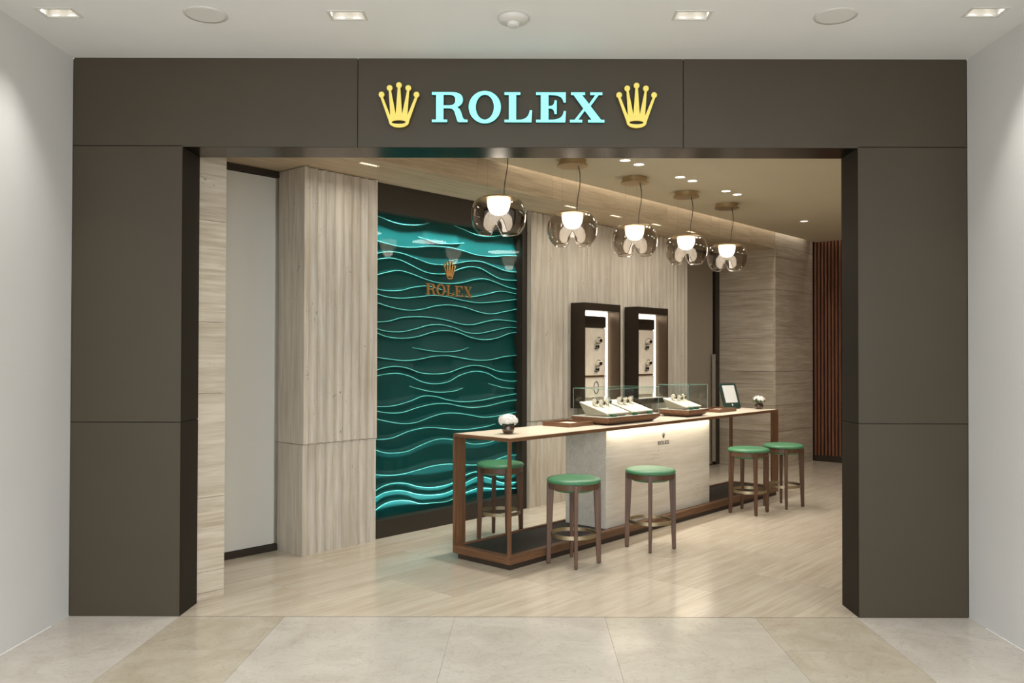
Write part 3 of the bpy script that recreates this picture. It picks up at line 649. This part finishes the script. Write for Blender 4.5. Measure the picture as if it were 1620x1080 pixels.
def cabinet(u0, u1, lab, right):
    z0, z1, vf, vb = .985, 2.10, 1.29, 1.474
    t = thing('display_cabinet', lab, 'display cabinet', S(u0, vf), TH, 'lit display cabinets on the fluted wall')
    w = u1-u0; d = vb-vf; f = .018
    obj('body', MB().box(0, .016, 0, d, z0, z1).box(w-.016, w, 0, d, z0, z1).box(.016, w-.016, 0, d, z1-.078, z1).box(.016, w-.016, 0, d, z0, z0+.06), 'dark_bronze', t)
    obj('inner_side', MB().box(w-.0185, w-.0162, .004, d, z0+.06, z1-.078), 'cabinet_inner', t)
    obj('inner_side', MB().box(.0162, .0185, .004, d, z0+.06, z1-.078), 'cabinet_inner', t)
    b = obj('back_panel', MB().box(.0185, w-.0185, d-.012, d-.001, z0+.06, z1-.078), 'beige_pad', t)
    # light frame round the back panel
    lf = MB().box(.02, w-.02, d-.022, d-.0125, z1-.125, z1-.0785).box(w-.062, w-.02, d-.022, d-.0125, z0+.0605, z1-.125).box(.02, .062, d-.022, d-.0125, z0+.0605, z1-.125)
    obj('light_frame', lf, 'cabinet_light', t)
    obj('header_plate', MB().box(.066, w-.066, d-.034, d-.0125, z1-.25, z1-.13), 'dark_bronze', t)
    obj('watch_board', MB().box(.10, w-.072, d-.028, d-.0125, z0+.34, z1-.26), 'cream_pad', t)
    obj('shelf', MB().box(.066, w-.066, d-.045, d-.0125, z0+.325, z0+.337), 'gold_trim', t)
    obj('lower_board', MB().box(.10, w-.072, d-.028, d-.0125, z0+.10, z0+.32), 'cream_pad' if right else 'cream_pad', t)
    obj('floor_board', MB().box(.0185, w-.0185, .01, d-.0125, z0+.0602, z0+.064), 'white_base', t)
    for q, zz in enumerate((z0+.72, z0+.47)):
        # the stand is part of the cabinet, the watch is a thing of its own
        obj('watch_peg', MB().lathe([(.010, 0), (.010, .03), (.016, .031), (.016, .035), (0, .035)], 16, cap=False), 'watch_dark', t, loc=(w*.63, d-.029, zz-.064)).rotation_euler[0] = math.pi/2
        obj('peg_bar', MB().box(-.03, .03, -.02, .0, -.004, .004), 'watch_dark', t, loc=(w*.63, d-.029, zz-.085))
        put_watch(S(u0+w*.63, vf+d-.095+.03, zz), (0, math.radians(8), TH+math.radians(-20)), '%s wristwatch on the back board of the %s lit cabinet' % (('upper', 'lower')[q], ('left', 'right')[right]), 'watches in the lit cabinets', 1.25)
    if not right:
        obj('ring_stand', MB().tube([(w*.63+.042*math.cos(a), d-.032, z0+.205+.066*math.sin(a)) for a in [2*math.pi*i/32 for i in range(32)]], .0035, 6, True), 'watch_dark', t, smooth=True)
    light('AREA', S(u0+w/2, vf+d-.03, z1-.085), .6, (1, .93, .82), rot=(math.radians(0), 0, TH), size=w*.8, size_y=.02)
cabinet(2.56, 3.215, 'left dark bronze wall cabinet with glowing back, behind the long glass case', 0)
cabinet(3.56, 4.20, 'right dark bronze wall cabinet with glowing back, near the glass door', 1)

# ------------------------------------------------------------------ counter
CL, CW_, CH = 4.4168, .587, .9467
ct = thing('display_counter', 'long walnut framed counter with pale top, stone block and dark foot platform', 'counter', (CX, CY, 0), TH)
obj('counter_top', MB().box(.012, CL-.012, .012, CW_-.012, CH-.018, CH), 'top_veneer', ct)
for x0, x1, y0, y1, mm in ((0, CL, 0, .0118, 'x'), (0, CL, CW_-.0118, CW_, 'x'), (0, .0118, .012, CW_-.012, 'y'), (CL-.0118, CL, .012, CW_-.012, 'y')):
    obj('top_edging', MB().box(x0, x1, y0, y1, CH-.026, CH-.0003), 'walnut_'+mm, ct, bevel=.0015)
obj('underside', MB().box(.012, CL-.012, .012, CW_-.012, CH-.0255, CH-.0185), 'walnut_x', ct)
for x0, x1, y0, y1 in ((0, .024, 0, .022), (0, .115, CW_-.022, CW_), (CL-.15, CL, 0, .022), (CL-.03, CL, CW_-.03, CW_)):
    obj('post', MB().box(x0, x1, y0, y1, .0985, CH-.0262), 'walnut_z', ct, bevel=.0015)
for x0, x1, y0, y1, mm in ((0, CL, 0, .055, 'x'), (0, CL, CW_-.03, CW_, 'x'), (0, .055, .055, CW_-.03, 'y'), (CL-.055, CL, .055, CW_-.03, 'y')):
    obj('base_rail', MB().box(x0, x1, y0, y1, .04, .098), 'walnut_'+mm, ct, bevel=.002)
obj('plinth', MB().box(.02, CL-.03, .012, CW_-.04, 0, .0398), 'plinth_dark', ct)
obj('foot_platform', MB().box(.0555, CL-.0555, .0555, CW_-.0305, .0402, .088), 'mat_dark', ct)
BU0, BU1, BV0, BV1 = 1.29, 3.03, .085, .52
bl = obj('stone_block', MB().box(BU0, BU1, BV0, BV1, .0885, CH-.0262), 'stone_block', ct, bevel=.002)
shop_logo(bl, 'dark', 2.085, .728, .0335, BV0-.0002, .0012, .052, .785, 'engrave')
obj('led_strip', MB().box(BU0+.01, BU1-.01, .040, .052, CH-.031, CH-.0262), 'led_strip', ct)
light('AREA', S((BU0+BU1)/2, .047, CH-.034), 2.6, (1, .88, .7), rot=(0, 0, TH), size=BU1-BU0-.02, size_y=.012, spread=170)

# ------------------------------------------------------------------ stools
def stool():
    t = thing('bar_stool', '', 'stool')
    obj('seat_cushion', MB().lathe([(0, .645), (.10, .644), (.16, .640), (.188, .634), (.199, .626), (.202, .616), (.199, .607), (.193, .604), (0, .604)], 48, cap=False), 'green_leather', t, smooth=True)
    obj('apron_ring', MB().lathe([(.168, .6035), (.190, .6035), (.190, .562), (.168, .562), (.168, .6035)], 48, cap=False), 'stool_wood', t)
    obj('under_cushion', MB().lathe([(.166, .60), (.162, .555), (.14, .541), (0, .538)], 40, cap=False), 'green_leather', t, smooth=True)
    for k in range(4):
        a = k*math.pi/2; m = MB()
        def q(r0, r1, w, z): return [(r0, -w, z), (r1, -w, z), (r1, w, z), (r0, w, z)]
        m.hexa(q(.172, .204, .012, .004), q(.146, .2005, .0155, .603))
        o = obj('leg', m, 'stool_wood', t, bevel=.003); o.rotation_euler[2] = a
        g = obj('foot_glide', MB().lathe([(.011, 0), (.011, .004), (0, .004)], 12, (.188, 0, 0), cap=False), 'black_plastic', o)
    obj('foot_ring', MB().lathe([(.168, .205), (.173, .205), (.173, .233), (.168, .233), (.168, .205)], 56, cap=False), 'brass_ring', t)
    return t
st = stool()
for i, (x, y, a, lab) in enumerate(((-.228, 2.152, 20, 'green round bar stool on the far side of the counter by the green panel'), (.347, 1.285, 2, 'front green round bar stool nearest the viewer, at the open end of the counter'), (.992, 1.79, -9, 'green round bar stool in front of the stone block'), (2.184, 3.305, 6, 'green round bar stool at the far front of the counter, left of the pair'), (2.634, 3.654, -9, 'farthest green round bar stool, right of the pair by the counter end'))):
    t = st if i == 0 else copy_tree(st)
    t.location = (x, y, 0); t.rotation_euler[2] = math.radians(a); tag(t, lab, 'stool', 'green bar stools round the counter')
auto_done = True

# ------------------------------------------------------------------ glass cases on the counter
DZ = .0700
def glass_case(u0, u1, v0, v1, lab, key, pads):
    t = thing('glass_case', lab, 'display case', S(u0, v0, CH), TH, 'glass cases on the counter')
    w, d = u1-u0, v1-v0
    q = lambda i, z: [(i, i, z), (w-i, i, z), (w-i, d-i, z), (i, d-i, z)]
    obj('foot', MB().hexa(q(.055, .0003), q(.04, .012)), 'plinth_dark', t)
    obj('wood_base', MB().hexa(q(.035, .0122), q(0, .042)).hexa(q(0, .0421), q(0, .066)), 'walnut_x', t)
    obj('white_deck', MB().hexa(q(.004, .0663), q(.004, .0697)), 'white_base', t)
    g0, g1, i = .070, .308, .012
    for x0, x1, y0, y1 in ((i, w-i, i, i+.004), (i, w-i, d-i-.004, d-i), (i, i+.004, i+.0042, d-i-.0042), (w-i-.004, w-i, i+.0042, d-i-.0042)):
        obj('glass_pane', MB().box(x0, x1, y0, y1, g0, g1), 'case_glass', t)
    obj('glass_lid', MB().box(i, w-i, i, d-i, g1+.0002, g1+.0045), 'case_glass', t)
    e = MB(); r = .0022
    P4 = [(i, i), (w-i, i), (w-i, d-i), (i, d-i)]
    for k in range(4):
        a, b = P4[k], P4[(k+1) % 4]
        obj('glass_edge', MB().tube([(a[0], a[1], g1+.002), (b[0], b[1], g1+.002)], r, 6), 'glass_edge', t)
        obj('glass_edge', MB().tube([(a[0], a[1], g0), (a[0], a[1], g1)], r*.8, 6), 'glass_edge', t)
    n = 0
    for pi, (pu, pw, plab, ws) in enumerate(pads):
        p = thing('watch_pad', plab, 'display pad', S(u0+pu, v0+.05, CH+DZ), TH, 'cream watch pads in the glass cases')
        pd = d-.10
        tilt = lambda y: .020+y*.30
        bot = [(.03, .03, .0), (pw-.03, .03, .0), (pw-.03, pd-.05, .0), (.03, pd-.05, .0)]
        mid = [(0, 0, tilt(0)), (pw, 0, tilt(0)), (pw, pd, tilt(pd)), (0, pd, tilt(pd))]
        obj('pad_body', MB().hexa(bot, mid), 'beige_pad', p)
        obj('pad_top', MB().hexa([(x, y, z+.0004) for x, y, z in mid], [(x, y, z+.009) for x, y, z in mid]), 'cream_pad', p, bevel=.002)
        for wi, (wx, wy, wl) in enumerate(ws):
            zz = tilt(wy)+.009
            put_watch(S(u0+pu+wx, v0+.05+wy-.0105, CH+DZ+.0003+zz+.0355), (math.radians(16.7), 0, TH), wl, 'watches in the glass cases', 1.0)
    for k, (x, y) in enumerate(((.12, .035), (w*.55, .035), (w*.85, .035))[:3 if w > .6 else 2]):
        pt = tag(obj('green_plaque', MB().hexa([(-.03, -.011, 0), (.03, -.011, 0), (.03, .011, 0), (-.03, .011, 0)], [(-.028, -.004, .018), (.028, -.004, .018), (.028, .009, .018), (-.028, .009, .018)]), 'plaque_green', bevel=.001), '%s small green plaque at the front of the %s glass case' % (('left', 'middle' if w > .6 else 'right', 'right')[k], key), 'plaque', 'green plaques in the glass cases')
        pt.location = S(u0+x, v0+y, CH+DZ+.0001); pt.rotation_euler[2] = TH
glass_case(1.351, 2.154, .10, .505, 'long glass watch case on walnut base at the counter middle', 'long',
           ((.05, .33, 'left cream watch pad in the long glass case', ((.07, .20, 'leftmost wristwatch on the left pad of the long case'), (.13, .17, 'second wristwatch on the left pad of the long case'), (.25, .19, 'rightmost wristwatch on the left pad of the long case'))),
            (.425, .33, 'right cream watch pad in the long glass case', ((.07, .20, 'leftmost wristwatch on the right pad of the long case'), (.13, .18, 'second wristwatch on the right pad of the long case'), (.25, .20, 'rightmost wristwatch on the right pad of the long case')))))
glass_case(2.657, 3.053, .10, .46, 'short glass watch case on walnut base, right of the long case', 'short',
           ((.03, .30, 'single cream watch pad in the short glass case', ((.07, .19, 'leftmost wristwatch in the short case'), (.13, .16, 'middle wristwatch in the short case'), (.23, .18, 'rightmost wristwatch in the short case'))),))

# ------------------------------------------------------------------ trays, tablet, flowers
def tray(u, v, a, lab, w=.44, d=.30):
    t = thing('wooden_tray', lab, 'tray', S(u, v, CH), TH+math.radians(a), 'wooden trays on the counter')
    h = .036; e = .016
    obj('tray_floor', MB().box(-w/2+e, w/2-e, -d/2+e, d/2-e, .0003, .014), 'walnut_x', t)
    for x0, x1, y0, y1, mm in ((-w/2, w/2, -d/2, -d/2+e, 'x'), (-w/2, w/2, d/2-e, d/2, 'x'), (-w/2, -w/2+e, -d/2+e, d/2-e, 'y'), (w/2-e, w/2, -d/2+e, d/2-e, 'y')):
        obj('tray_rim', MB().box(x0, x1, y0, y1, .0003, h), 'walnut_'+mm, t, bevel=.002)
    obj('felt_inlay', MB().box(-w*.22, w*.34, -d*.30, d*.34, .0142, .021), 'tray_felt', t)
tray(1.165, .395, 0, 'wooden tray with pale felt beside the long glass case', .32, .30)
tray(3.64, .33, 0, 'wooden tray with pale felt between short glass case and tablet', .36, .26)
tb = thing('tablet', 'tablet in dark green frame with grey screen near the counter end', 'tablet', S(4.13, .40, CH), TH-math.radians(15), None)
tl = math.radians(18)
def tp(x, y, z): return (x, y*math.cos(tl)+z*math.sin(tl), z*math.cos(tl)-y*math.sin(tl)+.012)
def tbox(x0, x1, y0, y1, z0, z1): 
    return MB().hexa([tp(x0, y0, z0), tp(x1, y0, z0), tp(x1, y1, z0), tp(x0, y1, z0)], [tp(x0, y0, z1), tp(x1, y0, z1), tp(x1, y1, z1), tp(x0, y1, z1)])
obj('frame_body', tbox(-.13, .13, 0, .016, 0, .285), 'frame_green', tb, bevel=.002)
sr = obj('screen', tbox(-.095, .095, -.002, -.0002, .062, .262), 'screen_grey', tb)
obj('logo', MB().outline(CROWN, .001, lambda x, y, d: tp(x*.024, -.0003-d, .024+y*.024)), 'logo_white', tb)
obj('stand_foot', MB().box(-.10, .10, -.012, .11, .0003, .012), 'frame_green', tb, bevel=.002)
obj('stand_prop', MB().hexa([(-.05, .088, .0123), (.05, .088, .0123), (.05, .098, .0123), (-.05, .098, .0123)], [(-.05, .072, .17), (.05, .072, .17), (.05, .082, .17), (-.05, .082, .17)]), 'frame_green', tb)
def flowers(u, v, r, lab, green, k):
    t = thing('flower_vase', lab, 'flowers', S(u, v, CH), 0, 'small flower vases on the counter')
    obj('vase', MB().lathe([(0, .0005), (.034, .0005), (.046, .02), (.048, .042), (.041, .064), (.036, .066), (.038, .06), (.042, .04), (.036, .012), (0, .010)], 28, cap=False), 'vase_glass', t, smooth=True)
    rnd = random.Random(k); m = MB(); lf = MB()
    def flower(c, s, n):
        z = n.normalized(); x = z.orthogonal().normalized(); y = z.cross(x); a0 = rnd.random()*6
        for q in range(5):
            a = a0+q*1.2566; d = x*math.cos(a)+y*math.sin(a); p = x*math.cos(a+1.57)+y*math.sin(a+1.57); b = len(m.v)
            for w in (c, c+d*s*.6+p*s*.42+z*s*.15, c+d*s*1.05+z*s*.05, c+d*s*.6-p*s*.42+z*s*.15): m.v.append(tuple(w))
            m.f += [(b, b+1, b+2), (b, b+2, b+3)]
    N = 150
    for i in range(N):
        ph = i*2.39996; zz = 1-1.35*(i+.5)/N; rr = math.sqrt(max(0, 1-zz*zz)); n = Vector((rr*math.cos(ph), rr*math.sin(ph), zz))
        if green and (zz < .25 or rnd.random() < .25): continue
        c = Vector((n.x*r*1.15, n.y*r*1.15, .10+n.z*r*.72)); c += Vector([rnd.uniform(-.007, .007) for _ in range(3)]); flower(c, .016, n)
    obj('blossoms', m, 'petal_white', t)
    for i in range(70 if green else 36):
        ph = rnd.random()*6.283; el = rnd.uniform(-.35, .5 if green else .1); n = Vector((math.cos(ph)*math.cos(el), math.sin(ph)*math.cos(el), math.sin(el)))
        c = Vector((n.x*r*.95, n.y*r*.95, .092+n.z*r*.6)); tn = n.cross(Vector((0, 0, 1))).normalized(); b = len(lf.v); s = .024
        for w in (c, c+n*s*.5+tn*s*.35, c+n*s*1.1+Vector((0, 0, -.004)), c+n*s*.5-tn*s*.35): lf.v.append(tuple(w))
        lf.f.append((b, b+1, b+2, b+3))
    obj('leaves', lf, 'leaf_green', t)
    st_ = MB()
    for i in range(9):
        a = i*.7; st_.tube([(.012*math.cos(a), .012*math.sin(a), .011), (.02*math.cos(a), .02*math.sin(a), .06), (.035*math.cos(a), .035*math.sin(a), .10)], .0022, 5)
    obj('stems', st_, 'leaf_green', t)
flowers(.269, .262, .058, 'white flower ball in dark round vase at the near end of the counter', False, 3)
flowers(4.31, .18, .056, 'white and green posy in dark round vase at the far end of the counter', True, 5)
for o in list(bpy.data.objects):
    if o.type == 'MESH' and o.name.split('.')[0] in ('canopy', 'top_plate', 'vase', 'apron_ring', 'foot_ring', 'case', 'can', 'lamp', 'bracelet') and not o.get('_a'):
        if not o.data.get('_a'): auto(o); o.data['_a'] = 1
